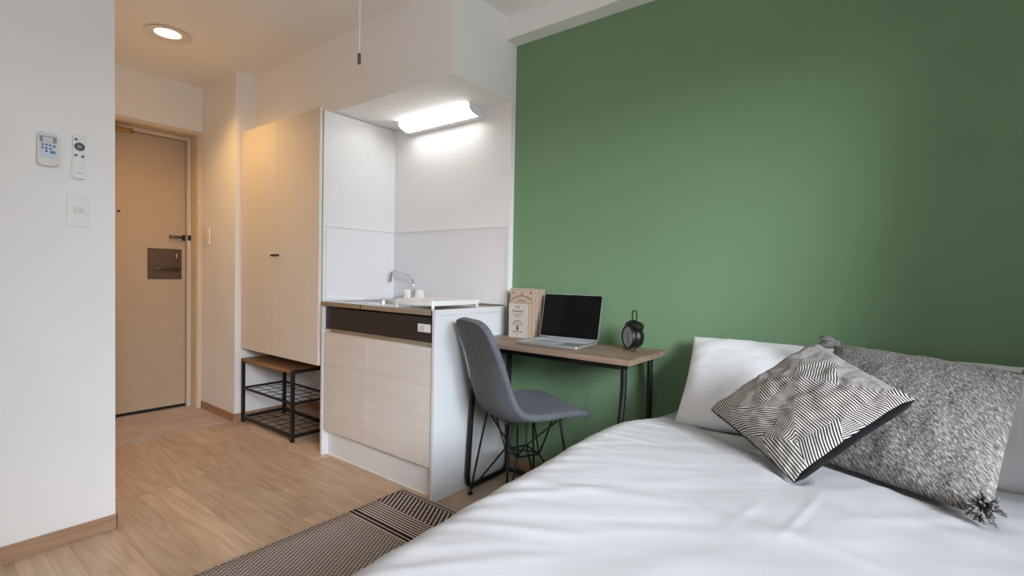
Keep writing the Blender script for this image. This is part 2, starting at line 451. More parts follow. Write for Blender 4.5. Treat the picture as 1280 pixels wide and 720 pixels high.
# ------------------------------------------------------------------ entrance door
d1 = struct(thing('door_1', None, None, (-4.29, 0, 0)))
boxes('door_leaf', 'doorpaint', d1, (-.035, 0, DY0 + .03, 1.468, .022, 2.0), bev=.002)
boxes('door_frame', 'frame', d1, (-.04, .03, 1.471, DY1 - .004, 0, DZ - .004), (-.04, .03, DY0 + .004, DY0 + .028, 0, DZ - .004), (-.04, .03, DY0 + .028, 1.471, 2.003, DZ - .004), bev=.003)
boxes('threshold', 'dark', d1, (-.04, .004, DY0 + .028, 1.471, 0, .02))
boxes('sill_plate', 'steel', d1, (.004, .03, DY0 + .028, 1.471, 0, .008), bev=.002)
tag(turned('peephole', 'rubber', d1, [(0, 0), (.008, 0), (.008, .004), (.005, .006), (0, .006)], (0, 1.058, 1.436), (1, 0, 0), 20), 'small black peephole')
lp = boxes('lock_plate', 'bronze', d1, (0, .004, 1.226, 1.443, .967, 1.192), bev=.001)
tag(lp, 'brown steel plate around the lock and lever')
turned('thumb_turn', 'dkmetal', lp, [(0, 0), (.019, 0), (.019, .006), (.016, .010), (0, .010)], (.004, 1.404, 1.140), (1, 0, 0), 24)
boxes('turn_key', 'steel', lp, (.014, .026, 1.400, 1.408, 1.124, 1.156), bev=.002)
bm = bmesh.new()
lathe(bm, [(0, 0), (.022, 0), (.022, .008), (.012, .012), (.012, .04), (0, .04)], 24, axis_mat((.004, 1.404, 1.042), (1, 0, 0)))
tube(bm, arc_pts([(.036, 1.428, 1.042), (.044, 1.39, 1.043), (.046, 1.30, 1.042), (.038, 1.262, 1.042)], .02), [.009] * 2 + [.009] * 12 + [.008] * 2, 12)
new_obj('lever_handle', bm, 'dkmetal', lp, .8)
dg = boxes('door_guard', 'black', d1, (0, .012, 1.446, 1.463, 1.258, 1.302), bev=.003)
bm = bmesh.new()
tube(bm, arc_pts([(.022, 1.452, 1.285), (.022, 1.358, 1.288), (.022, 1.358, 1.272), (.022, 1.452, 1.276)], .008, 5), .004, 8)
box(bm, .01, .03, 1.440, 1.456, 1.266, 1.294, .004)
new_obj('swing_loop', bm, 'black', dg, .8)
boxes('strike_plate', 'black', d1, (.03, .036, 1.474, 1.494, 1.260, 1.300), bev=.002)
dc = boxes('door_closer', 'brass', d1, (.03, .075, .86, 1.04, 1.975, 2.012), bev=.006)
bm = bmesh.new()
box(bm, .05, .075, 1.02, 1.125, 1.978, 1.990, .002); box(bm, .05, .075, 1.02, 1.125, 1.996, 2.006, .002); box(bm, .05, .075, 1.110, 1.125, 1.978, 2.006, .002)
new_obj('closer_arm', bm, 'brass', dc, .35)

# ------------------------------------------------------------------ downlight
dl = thing('downlight', 'round recessed warm downlight in the entrance ceiling', 'ceiling light', (-3.365, 1.06, CZ))
bm = bmesh.new(); lathe(bm, [(.066, .0), (.071, -.001), (.100, -.001), (.112, -.004), (.118, -.009), (.115, -.011), (.100, -.010), (.078, -.004), (.066, -.002), (.066, 0)], 48, None, False)
new_obj('trim_ring', bm, 'plastic', dl, .9)
bm = bmesh.new(); lathe(bm, [(.068, 0), (.068, .03), (.060, .085), (.040, .11), (.0, .112)], 40, None, False)
new_obj('reflector', bm, 'plastic', dl, .9)
turned('bulb', 'bulb', dl, [(0, .028), (.02, .031), (.033, .045), (.036, .062), (.030, .082), (.016, .10), (0, .104)], seg=28)

# ------------------------------------------------------------------ hanging pull chain
pc = thing('pull_chain', 'beaded pull chain with a small metal weight hanging from the ceiling', 'pull cord', (-1.44, 1.0, CZ))
bm = bmesh.new()
for k in range(104):
    bmesh.ops.create_icosphere(bm, subdivisions=2, radius=.0023, matrix=Matrix.Translation((0, 0, -.012 - k * .0059)))
tube(bm, [(0, 0, 0), (0, 0, -.625)], .0006, 5)
tag(new_obj('bead_chain', bm, 'plastic', pc, 3.1), None)
turned('chain_weight', 'dkmetal', pc, [(0, -.657), (.0048, -.657), (.0055, -.655), (.0055, -.626), (.004, -.622), (0, -.622)], seg=18)
turned('ceiling_rosette', 'plastic', pc, [(0, -.012), (.012, -.010), (.016, 0), (0, 0)], seg=20)

# ------------------------------------------------------------------ controls on the left wall
def wall_plate(name, label, cat, y, z, w, h, rocker):
    t = thing(name, label, cat, (XL, y, z))
    bm = bmesh.new(); prism(bm, rrect(w, h, .006), 0, .007, lambda u, v, d: Vector((d, u, v)))
    bmesh.ops.bevel(bm, geom=[e for e in bm.edges if all(v.co.x > .006 for v in e.verts)], offset=.002, segments=2, affect='EDGES')
    new_obj('cover_plate', bm, 'plastic', t, .35)
    r = boxes('rocker_switch', 'ivory', t, (.007, .0105, -rocker[0] / 2, rocker[0] / 2, -rocker[1] / 2, rocker[1] / 2), bev=.001)
    turned('pilot_dot', 'dkgrey', r, [(0, 0), (.0017, 0), (.0017, .0006), (0, .0006)], (.0105, rocker[0] * .3, 0), (1, 0, 0), 10)
    return t
wall_plate('light_switch', 'white square wall switch below the two remotes', 'light switch', .484, 1.261, .068, .122, (.027, .024))

ac = thing('remote_control', 'stubby air conditioner remote with grey screen in wall holder', 'remote control', (XL, .397, 1.409))
bm = bmesh.new(); prism(bm, rrect(.056, .120, .012, cy=.060), 0, .022, lambda u, v, d: Vector((d, u, v)))
bmesh.ops.bevel(bm, geom=[e for e in bm.edges if all(v.co.x > .02 for v in e.verts)], offset=.005, segments=3, affect='EDGES')
new_obj('case', bm, 'ivory', ac, .35)
bm = bmesh.new(); prism(bm, rrect(.046, .086, .006, cy=.071), .0221, .0232, lambda u, v, d: Vector((d, u, v))); new_obj('button_panel', bm, 'bluegrey', ac)
boxes('screen_surround', 'midgrey', ac, (.0232, .0238, -.023, .023, .083, .105))
boxes('display', 'lcd', ac, (.0238, .0243, -.014, .012, .084, .102))
for (u, v, c, rx) in [(-.015, .074, 'btn', .0038), (-.005, .074, 'btn', .0038), (.005, .074, 'btn', .0038), (.016, .072, 'btn', .004), (-.015, .063, 'btn', .0038), (-.005, .062, 'btn', .0038), (.006, .062, 'btn', .0038), (-.005, .052, 'btn', .0042), (.012, .050, 'teal', .008)]:
    bm = bmesh.new(); prism(bm, [(u + rx * math.cos(a * PI / 8), v + min(rx, .0055) * math.sin(a * PI / 8)) for a in range(16)], .0232, .0246, lambda p, q, d: Vector((d, p, q)))
    b = new_obj('button', bm, c, ac)
    if c == 'teal': tag(b, 'large teal button')
boxes('wall_mount', 'ivory', ac, (0, .012, -.030, .030, .004, .058), bev=.003)
sr = thing('remote_control', 'slim white remote with a dark round button pad on the wall', 'remote control', (XL, .484, 1.378))
bm = bmesh.new(); prism(bm, [(-.017, 0), (.017, 0), (.018, .055), (.020, .059), (.020, .157), (.016, .161), (-.014, .161), (-.018, .157), (-.018, .059), (-.020, .055)], 0, .018, lambda u, v, d: Vector((d, u, v)))
bmesh.ops.bevel(bm, geom=[e for e in bm.edges if all(v.co.x > .017 for v in e.verts)], offset=.002, segments=2, affect='EDGES')
new_obj('case', bm, 'plastic', sr, .35)
pad = turned('button_ring', 'dkgrey', sr, [(.008, 0), (.0155, 0), (.0155, .0018), (.008, .0018)], (.018, .001, .118), (1, 0, 0), 28)
turned('centre_button', 'midgrey', pad, [(0, 0), (.0068, 0), (.0068, .002), (0, .002)], (.018, .001, .118), (1, 0, 0), 20)
for u, v in ((-.009, .144), (-.010, .085), (.010, .083)):
    turned('button', 'dkgrey', sr, [(0, 0), (.0047, 0), (.0047, .0016), (0, .0016)], (.018, u, v), (1, 0, 0), 18)
boxes('wall_mount', 'plastic', sr, (0, .010, -.0215, .0215, .006, .052), bev=.002)
boxes('printed_line', 'midgrey', sr, (.018, .0182, -.007, .009, .0205, .0225))

ps = thing('light_switch', 'small cream switch plate on the pillar beside the entrance door', 'light switch', (-4.07, YP, 1.29))
bm = bmesh.new(); prism(bm, rrect(.115, .122, .006), 0, -.008, lambda u, v, d: Vector((u, d, v))); new_obj('cover_plate', bm, 'plastic', ps)
for z in (-.022, .022): boxes('rocker_switch', 'ivory', ps, (-.02, .02, -.011, -.008, z - .018, z + .018), bev=.001)

# ------------------------------------------------------------------ tall hanging closet
cl = thing('wall_closet', 'tall cream two-door closet hung above the shoe bench', 'closet', (-3.105, 1.57, .508))
def L(o, x): return x - o
cx0, cx1 = -3.587 + 3.105, -2.625 + 3.105
ztop = 1.966 - .508
boxes('body', 'white', cl, (cx0, cx1, .026, YK - 1.57, 0, ztop), bev=.001)
boxes('side_gap', 'midgrey', cl, (cx0 + .002, cx1 - .002, .018, .026, .002, ztop - .002))
md = -3.099 + 3.105
for a, b, kx in ((cx0, md - .0015, md - .030), (md + .0015, cx1, md + .022)):
    d = boxes('door', 'cream', cl, (a, b, 0, .018, .0, 1.984 - .508 if b < .1 else 1.978 - .508), bev=.0012)
    bm = bmesh.new(); tube(bm, [(kx - .016, -.016, .635), (kx + .016, -.016, .635)], .0075, 12); tube(bm, [(kx, 0, .635), (kx, -.016, .635)], .0045, 10)
    tag(new_obj('knob', bm, 'dkmetal', d, .8), 'small dark metal T-shaped knob')

# ------------------------------------------------------------------ shoe bench
sb = thing('shoe_rack', 'black wire shoe rack with a walnut board top under the closet', 'shoe rack', (-3.235, 1.575, 0))
bx0, bx1, bd, bh = -.328, .328, .292, .440
for x in (bx0, bx1):
    for y in (0, bd): boxes('leg', 'black', sb, (x - .010, x + .010, y - .010 + (0 if y == 0 else 0), y + .010, 0, bh), bev=.0015)
boxes('top', 'rackwood', sb, (bx0 + .011, bx1 - .011, -.010, bd + .010, bh - .018, bh + .002), bev=.0015)
for x in (bx0, bx1): boxes('top_rail', 'black', sb, (x - .01, x + .01, .01, bd - .01, bh - .018, bh + .001), bev=.001)
for z in (.035, .236):
    bm = bmesh.new()
    e = .006 if z > .1 else .009
    for y in (0, bd): box(bm, bx0 + .01, bx1 - .01, y - e, y + e, z - e, z + e)
    for x in (bx0, bx1): box(bm, x - e, x + e, .01, bd - .01, z - e, z + e)
    for k in range(1, 4): tube(bm, [(bx0, bd * k / 4, z), (bx1, bd * k / 4, z)], .0022, 6)
    for k in range(1, 7): tube(bm, [(bx0 + (bx1 - bx0) * k / 7, 0, z + .004), (bx0 + (bx1 - bx0) * k / 7, bd, z + .004)], .0022, 6)
    new_obj('wire_shelf', bm, 'black', sb)

# ------------------------------------------------------------------ kitchen unit
KX0, KX1, KY = -2.600, -1.667, 1.573
kc = thing('sink_cabinet', 'white kitchenette base cabinet with two pale ash doors', 'kitchen cabinet', (KX0, KY, 0))
W = KX1 - KX0; D = YK - KY
boxes('side_panel', 'panel', kc, (0, .018, .0, D, 0, .855), bev=.001)
boxes('side_panel', 'panel', kc, (W - .018, W, 0, D, 0, .855), bev=.001)
boxes('toe_kick', 'white', kc, (.018, W - .018, .040, .056, 0, .150))
boxes('floor_bead', 'plastic', kc, (.018, W - .018, .034, .040, 0, .005), (W, W + .003, .0, D, 0, .004))
boxes('carcass', 'white', kc, (.019, W - .019, .030, D, .150, .158), (.019, W - .019, .030, .034, .158, .72), (.019, W - .019, D - .012, D, .158, .84))
xm = -2.176 - KX0
for a, b in ((.0195, xm - .001), (xm + .001, W - .0195)):
    dr = boxes('door', 'ash', kc, (a, b, .006, .026, .150, .706), bev=.001)
boxes('handle_channel', 'steel', kc, (.0195, W - .0195, .024, .030, .706, .724), (.0195, W - .0195, .008, .030, .7235, .729), bev=.0006)
bp = boxes('black_panel', 'band', kc, (.0195, W - .0195, .018, .030, .729, .845))
ol = boxes('outlet', 'plastic', bp, (-1.798 - KX0, -1.712 - KX0, .012, .018, .774, .812), bev=.002)
bm = bmesh.new(); box(bm, -1.785 - KX0, -1.748 - KX0, .0105, .012, .780, .806, .0008); new_obj('socket', bm, 'ivory', ol)
boxes('socket_slots', 'dkgrey', ol, (-1.774 - KX0, -1.772 - KX0, .0100, .0106, .789, .797), (-1.764 - KX0, -1.762 - KX0, .0100, .0106, .788, .798), (-1.757 - KX0, -1.755 - KX0, .0100, .0106, .783, .787), (-1.757 - KX0, -1.755 - KX0, .0100, .0106, .799, .803))

ZC = .878
ct = thing('sink_worktop', 'stainless steel worktop with inset sink on the kitchenette cabinet', 'worktop', (KX0, KY, .8557))
def worktop():
    bm = bmesh.new(); z1 = ZC - .855; zb = z1 - .15
    x0, x1, y0, y1 = .003, W - .020, -.002, D - .004
    sx0, sx1, sy0, sy1 = .055, .415, .075, D - .125
    poly_o = [(x0, y0), (x1, y0), (x1, y1), (x0, y1)]
    poly_i = rrect(sx1 - sx0, sy1 - sy0, .05, 6, (sx0 + sx1) / 2, (sy0 + sy1) / 2)
    def tq(a, b, c, d): bm.faces.new([bm.verts.new((x, y, z1)) for x, y in ((a, c), (b, c), (b, d), (a, d))])
    tq(sx1, x1, y0, y1); tq(x0, sx0, y0, y1); tq(sx0, sx1, y0, sy0); tq(sx0, sx1, sy1, y1)
    # corner fillets
    n = 7
    for (cx, cy, qd) in ((sx1, sy1, 0), (sx0, sy1, 1), (sx0, sy0, 2), (sx1, sy0, 3)):
        arc = poly_i[qd * n:(qd + 1) * n]
        vs = [bm.verts.new((cx, cy, z1))] + [bm.verts.new((u, v, z1)) for u, v in arc]
        for i in range(1, len(vs) - 1): bm.faces.new((vs[0], vs[i], vs[i + 1]))
    box(bm, x0, x1, y0, y0 + .004, -.0, z1)                       # front edge
    box(bm, x0, x0 + .003, y0, y1, .0, z1); box(bm, x1 - .003, x1, y0, y1, 0, z1)
    box(bm, x0, x1, y1 - .012, y1, 0, z1 + .010)                  # rear upstand
    o = new_obj('steel_top', bm, 'steel', ct)
    bm = bmesh.new()
    rings = []
    for z, s in ((z1, 1.0), (z1 - .01, .985), (zb + .03, .95), (zb + .006, .90), (zb, .80)):
        cxm, cym = (sx0 + sx1) / 2, (sy0 + sy1) / 2
        rings.append([bm.verts.new((cxm + (u - cxm) * s, cym + (v - cym) * s, z)) for u, v in poly_i])
    for A, B in zip(rings, rings[1:]):
        for k in range(len(A)): bm.faces.new((A[k], A[(k + 1) % len(A)], B[(k + 1) % len(A)], B[k]))
    bm.faces.new(rings[-1])
    sk = new_obj('sink_bowl', bm, 'steel', ct, .9)
    turned('drain', 'dkmetal', sk, [(0, 0), (.03, 0), (.034, .002), (.03, .004), (0, .003)], ((sx0 + sx1) / 2, (sy0 + sy1) / 2, zb), seg=24)
    boxes('edge_joint', 'dkmetal', ct, (.370, .376, y0 - .0006, y0 + .004, 0, z1))
    boxes('corner_cap', 'steel', ct, (.003, .024, y0 - .0006, y0 + .004, .001, z1 - .001))
    # white end strip over the right side panel
    boxes('end_strip', 'panel', ct, (W - .019, W + .0005, -.0005, D, 0, ZC + .003 - .855), bev=.001)
worktop()

# cooker cover, a white board on short feet over the hob
cb = thing('hob_cover', 'white board on short feet covering the hob beside the sink', 'board', (-1.775, 1.640, ZC + .001))
def hob_cover():
    bm = bmesh.new()
    prism(bm, rrect(.285, .34, .014, 5, -.1275, .175), .014, .038, lambda u, v, d: Vector((u, v, d)))
    bmesh.ops.bevel(bm, geom=[e for e in bm.edges if abs(e.verts[0].co.z - e.verts[1].co.z) < 1e-5], offset=.003, segments=2, affect='EDGES')
    new_obj('board', bm, 'plastic', cb, .35)
    for x in (-.262, .004):
        for y in (.016, .33): turned('foot', 'plastic', cb, [(0, 0), (.007, 0), (.008, .014), (0, .014)], (x, y, 0), seg=14)
hob_cover()

# faucet
fc = thing('faucet', 'chrome swan-neck tap with two white handles behind the sink', 'faucet', (-2.345, 2.03, ZC + .001))
bm = bmesh.new(); lathe(bm, [(0, 0), (.020, 0), (.020, .006), (.013, .010), (.011, .034), (0, .034)], 24)
box(bm, -.075, .075, -.014, .014, 0, .012, .005)
new_obj('base', bm, 'chrome', fc, .8)
bm = bmesh.new()
tube(bm, arc_pts([(0, 0, .03), (0, 0, .115), (-.035, 0, .152), (-.190, 0, .182), (-.212, 0, .170), (-.220, 0, .125)], .045, 8), .0078, 14)
sp = new_obj('spout', bm, 'chrome', fc, 1.0)
turned('nozzle', 'chrome', sp, [(0, -.010), (.009, -.010), (.009, .010), (0, .010)], (-.2205, 0, .122), (.15, 0, 1), 16)
for x in (-.052, .052):
    bm = bmesh.new()
    prof = [(0, .012), (.024, .012), (.026, .016), (.0255, .062), (.022, .068), (0, .069)]
    lathe(bm, prof, 24, Matrix.Translation((x, 0.0, 0)))
    for k in range(8):
        a = k * PI / 4; box(bm, x + .026 * math.cos(a) - .003, x + .026 * math.cos(a) + .003, .026 * math.sin(a) - .003, .026 * math.sin(a) + .003, .018, .060, .0012)
    new_obj('handle', bm, 'plastic', fc, .35)

# glossy splash panels and trim strips
struct(boxes('wall_splash', 'splash', None, (-2.621, XE - .012, YK - .004, YK, ZC + .004, 1.306), (-2.6245, -2.6205, 1.615, YK, ZC + .002, 1.306)))
struct(boxes('trim_3', 'white', None, (-2.62, XE - .012, YK - .007, YK, 1.306, 1.314), (-2.6245, -2.617, 1.612, YK, 1.306, 1.314), (XE - .012, XE + .001, YK - .007, YK, ZC, 1.314), bev=.001))

# kitchen lamp
kl = thing('kitchen_light', 'lit white fluorescent fitting over the kitchenette sink', 'wall light', (-2.155, YK, 1.942))
lx0, lx1 = -.292, .287
def quarter(s=0.0):
    pts = [(-.004, -.026 + s)]
    pts += [(-.120 + s, .027 - s)]
    for k in range(0, 9):
        a = k / 8 * PI / 2
        pts.append((-.120 + s + .068 * (1 - math.cos(a)) * 1.0, .018 - s - (.040 - 2 * s) * math.sin(a)))
    return pts
outline = [(0, .028), (-.122, .028), (-.122, .014)] + [(-.122 + .075 * (1 - math.cos(k / 10 * PI / 2)), .014 - .040 * math.sin(k / 10 * PI / 2)) for k in range(1, 11)] + [(0, -.028)]
for xa, xb in ((lx0 - .003, lx0), (lx1, lx1 + .003)):
    bm = bmesh.new(); prism(bm, outline, xa, xb, lambda u, v, d: Vector((d, u, v))); new_obj('end_cap', bm, 'white', kl)
boxes('housing', 'white', kl, (lx0, lx1, -.122, 0, .0245, .028), (lx0, lx1, -.046, 0, -.028, .0245), bev=.001)
bm = bmesh.new()
dpoly = [(-.0465, .0243), (-.119, .0243), (-.119, .014)] + [(-.119 + .070 * (1 - math.cos(k / 10 * PI / 2)), .014 - .038 * math.sin(k / 10 * PI / 2)) for k in range(1, 11)]
prism(bm, dpoly, lx0 + .001, lx1 - .001, lambda u, v, d: Vector((d, u, v)))
tag(new_obj('diffuser', bm, 'lamp', kl, .35), 'glowing white diffuser')
bm = bmesh.new(); tube(bm, [(.172, -.026, -.028), (.172, -.026, -.06)], .0008, 6); tube(bm, [(.172, -.026, -.06), (.172, -.026, -.075)], .0022, 8)
new_obj('pull_cord', bm, 'plastic', kl)

# ------------------------------------------------------------------ desk
dk = thing('desk', 'small desk with grey-brown oak top and black tube frame', 'desk', (-1.655, 1.755, 0))
DX = .853
boxes('tabletop', 'desktop', dk, (0, DX, 0, .375, .713, .735), bev=.0015)
def side_frame(x, name='side_frame'):
    path = [(x, .335, .704), (x, .335, .0125), (x, .020, .0125), (x, .050, .46), (x, .076, .585), (x, .076, .704)]
    return tubes(name, 'black', dk, [arc_pts(path, .055, 7)], .0125, 14)
side_frame(.015); side_frame(DX - .058)
boxes('under_rail', 'black', dk, (.005, DX - .045, .040, .066, .688, .713), (.005, DX - .045, .325, .345, .692, .713), (.002, .028, .06, .345, .695, .713), (DX - .071, DX - .045, .06, .345, .695, .713))
tubes('rear_brace', 'black', dk, [[(.015, .335, .0125), (DX - .058, .335, .0125)]], .010, 10)

# ------------------------------------------------------------------ laptop
lt = thing('laptop', 'open silver laptop with a dark blank screen on the desk', 'laptop', (-1.243, 1.935, .735), math.radians(5))
bm = bmesh.new(); prism(bm, rrect(.308, .225, .008, 4), .003, .014, lambda u, v, d: Vector((u, v, d)))
bmesh.ops.bevel(bm, geom=[e for e in bm.edges if abs(e.verts[0].co.z - e.verts[1].co.z) < 1e-6], offset=.0012, segments=2, affect='EDGES')
lb = new_obj('base', bm, 'alu', lt, .35)
bm = bmesh.new()
for r in range(5):
    for c in range(14): box(bm, -.140 + c * .0201, -.140 + c * .0201 + .0172, .004 + r * .0178, .004 + r * .0178 + .0150, .0141, .0150)
new_obj('keyboard', bm, 'keys', lb)
boxes('trackpad', 'keys', lb, (-.055, .055, -.100, -.018, .0138, .0143))
for x in (-.13, .13):
    for y in (-.095, .095): turned('rubber_foot', 'rubber', lb, [(0, 0), (.006, 0), (.006, .0035), (0, .0035)], (x, y, 0), seg=12)
ang = math.radians(13)
def lid_pt(u, v, d): return Vector((u, .108 + v * math.sin(ang) + d * math.cos(ang), .014 + v * math.cos(ang) - d * math.sin(ang)))
bm = bmesh.new(); prism(bm, rrect(.308, .214, .008, 4, 0, .110), 0, .006, lid_pt)
sl = new_obj('screen_lid', bm, 'alu', lt, .35)
bm = bmesh.new(); prism(bm, rrect(.303, .206, .006, 4, 0, .111), -.0006, .0006, lid_pt); tag(new_obj('display', bm, 'screen', sl), 'dark reflective blank display')
tubes('hinge', 'alu', lt, [[(-.11, .108, .012), (.11, .108, .012)]], .004, 10)

# ------------------------------------------------------------------ alarm clock
nx, ny = -.58, -.815
ca = math.atan2(ny, nx)
ck = thing('alarm_clock', 'black twin-bell alarm clock near the right end of the desk', 'alarm clock', (-.905, 2.005, .735), ca)
# local +x = the way the dial faces, y across, z up
zc = .060
turned('case', 'black', ck, [(0, -.040), (.024, -.039), (.040, -.031), (.0485, -.018), (.0505, -.006), (.048, .0), (.048, .010), (.051, .014), (.052, .021), (.050, .027), (.0445, .028), (.0445, .022), (0, .022)], (0, 0, zc), (1, 0, 0), 40, .5)
fcx = turned('dial', 'face', ck, [(0, 0), (.0443, 0), (.0443, .0008), (0, .0008)], (.0222, 0, zc), (1, 0, 0), 36)
bm = bmesh.new()
for k in range(12):
    a = k * PI / 6; rr = .035
    box(bm, .0230, .0235, rr * math.sin(a) - (.0022 if k % 3 == 0 else .0012), rr * math.sin(a) + (.0022 if k % 3 == 0 else .0012), zc + rr * math.cos(a) - .003, zc + rr * math.cos(a) + .003)
new_obj('hour_marks', bm, 'clockwhite', fcx)
def hand(name, ang_, ln, w, x, mat):
    bm = bmesh.new()
    prism(bm, [(-w, -.006), (w, -.006), (w * 1.5, ln * .6), (0, ln), (-w * 1.5, ln * .6)], x, x + .0006,
          lambda u, v, d: Vector((d, u * math.cos(ang_) + v * math.sin(ang_), zc + v * math.cos(ang_) - u * math.sin(ang_))))
    return new_obj(name, bm, mat, fcx)
hand('hour_hand', math.radians(-12), .022, .0022, .0238, 'black'); hand('minute_hand', math.radians(178), .030, .0018, .0246, 'black')
hand('alarm_hand', math.radians(50), .018, .0012, .0254, 'gold')
for s in (-1, 1):
    dirn = Vector((0, s * .50, .86))
    turned('bell', 'black', ck, [(.0255, 0), (.0265, .004), (.0235, .014), (.014, .0205), (0, .023), (0, .020), (.012, .018), (.021, .012), (.0235, .003)], (-.006, s * .0265, zc + .044), dirn, 28, .6)
    turned('bell_post', 'black', ck, [(0, 0), (.0035, 0), (.0035, .018), (0, .018)], (-.006, s * .019, zc + .037), dirn, 10)
    bm = bmesh.new(); tube(bm, [(.006, s * .028, zc - .040), (.012, s * .036, .003)], [.005, .0035], 10); bmesh.ops.create_uvsphere(bm, u_segments=10, v_segments=6, radius=.004, matrix=Matrix.Translation((.012, s * .036, .004)))
    new_obj('foot', bm, 'black', ck, .9)
tubes('carry_handle', 'black', ck, [arc_pts([(-.006, -.018, zc + .058), (-.006, -.018, zc + .112), (-.006, .018, zc + .112), (-.006, .018, zc + .058)], .020, 8)], .0028, 10)
tubes('hammer', 'black', ck, [[(-.006, 0, zc + .046), (-.006, 0, zc + .070)], [(-.006, -.007, zc + .070), (-.006, .007, zc + .070)]], .003, 8)

# ------------------------------------------------------------------ books
def book(label, x, y, w, h, t, rotz, cover, name='book'):
    """standing book, front board towards -y; origin front-left foot corner"""
    b = thing(name, label, 'book', (x, y, .735), rotz, 'vintage style books on the desk')
    boxes('front_board', cover, b, (0, w, 0, .0035, 0, h), bev=.0006)
    boxes('back_board', 'cover', b, (0, w, t - .0035, t, 0, h), bev=.0006)
    boxes('spine_board', cover, b, (0, .0035, .0035, t - .0035, 0, h), bev=.0006)
    boxes('page_block', 'spine', b, (.0035, w - .004, .0035, t - .0035, .004, h - .004))
    return b
def on_cover(bk, x, z, s=1.0, rot=0.0):
    return Matrix.Translation((x, -.0004, z)) @ Matrix.Rotation(rot, 4, 'Y') @ Matrix.Rotation(PI / 2, 4, 'X')
b1 = book('tall cream book with an arched printed title, standing behind the small one', -1.603, 2.040, .148, .246, .036, math.radians(2), 'cover')
b2 = book('tall cream book standing rearmost, mostly hidden behind another tall one', -1.588, 2.083, .148, .244, .030, math.radians(2), 'cover')
b3 = book('small grey book with a printed bouquet standing in front of the tall one', -1.577, 1.998, .112, .172, .034, math.radians(3), 'cover2')
parts = []
for i, ch in enumerate("ART DE POMME-GRASSE"):
    n_ = 19; a = (i - (n_ - 1) / 2) / ((n_ - 1) / 2) * .62
    parts.append((ch, .0135, on_cover(b1, .074 + .092 * math.sin(a), .112 + .092 * math.cos(a) + .0, 1, a)))
parts += [("THE", .010, on_cover(b1, .074, .219)), ("LIVRE DE VIE", .009, on_cover(b1, .074, .181))]
join_text('title_lettering', parts, 'ink', b1)
bm = bmesh.new()
def rect_ring(bm, x0, x1, z0, z1, w, y=-.0004):
    for s in ((x0, x1, z0, z0 + w), (x0, x1, z1 - w, z1), (x0, x0 + w, z0, z1), (x1 - w, x1, z0, z1)): box(bm, s[0], s[1], y, y + .0006, s[2], s[3])
rect_ring(bm, .010, .138, .010, .238, .0012); rect_ring(bm, .010, .138, .172, .1735, .0012)
for sx in (.022, .126): lathe(bm, [(.003, 0), (.0055, 0), (.0055, .0006), (.003, .0006)], 12, axis_mat((sx, -.0006, .224), (0, 1, 0)))
new_obj('printed_border', bm, 'ink', b1)
join_text('title_lettering', [("The", .016, on_cover(b3, .054, .148)), ("Gardener", .017, on_cover(b3, .054, .128)), ("Garden of the", .009, on_cover(b3, .054, .114)), ("Wild", .010, on_cover(b3, .054, .102))], 'ink', b3)
join_text('imprint_lettering', [("FOLIES & FLEURS", .0085, on_cover(b3, .054, .026)), ("PARIS", .007, on_cover(b3, .054, .015))], 'ink', b3)
bm = bmesh.new()
for k in range(9):
    a = -1.35 + k * 2.7 / 8
    px, pz = .054 + .026 * math.sin(a), .062 + .026 * math.cos(a) * .9
    tube(bm, [(.054, -.0006, .050), ((px + .054) / 2, -.0006, (pz + .052) / 2 + .002), (px, -.0006, pz)], .0003, 5)
    lathe(bm, [(0, 0), (.0030, 0), (.0030, .0006), (0, .0006)], 8, axis_mat((px, -.0006, pz), (0, 1, 0)))
prism(bm, [(-.006, .036), (.006, .036), (.008, .052), (-.008, .052)], -.0006, .0002, lambda u, v, d: Vector((.054 + u, d, v)))
new_obj('printed_bouquet', bm, 'ink', b3)

# ------------------------------------------------------------------ chair
CA = math.radians(64)
ch = thing('desk_chair', 'charcoal felt shell chair on black wire legs tucked under the desk', 'chair', (-1.350, 1.826, 0), CA - PI / 2)
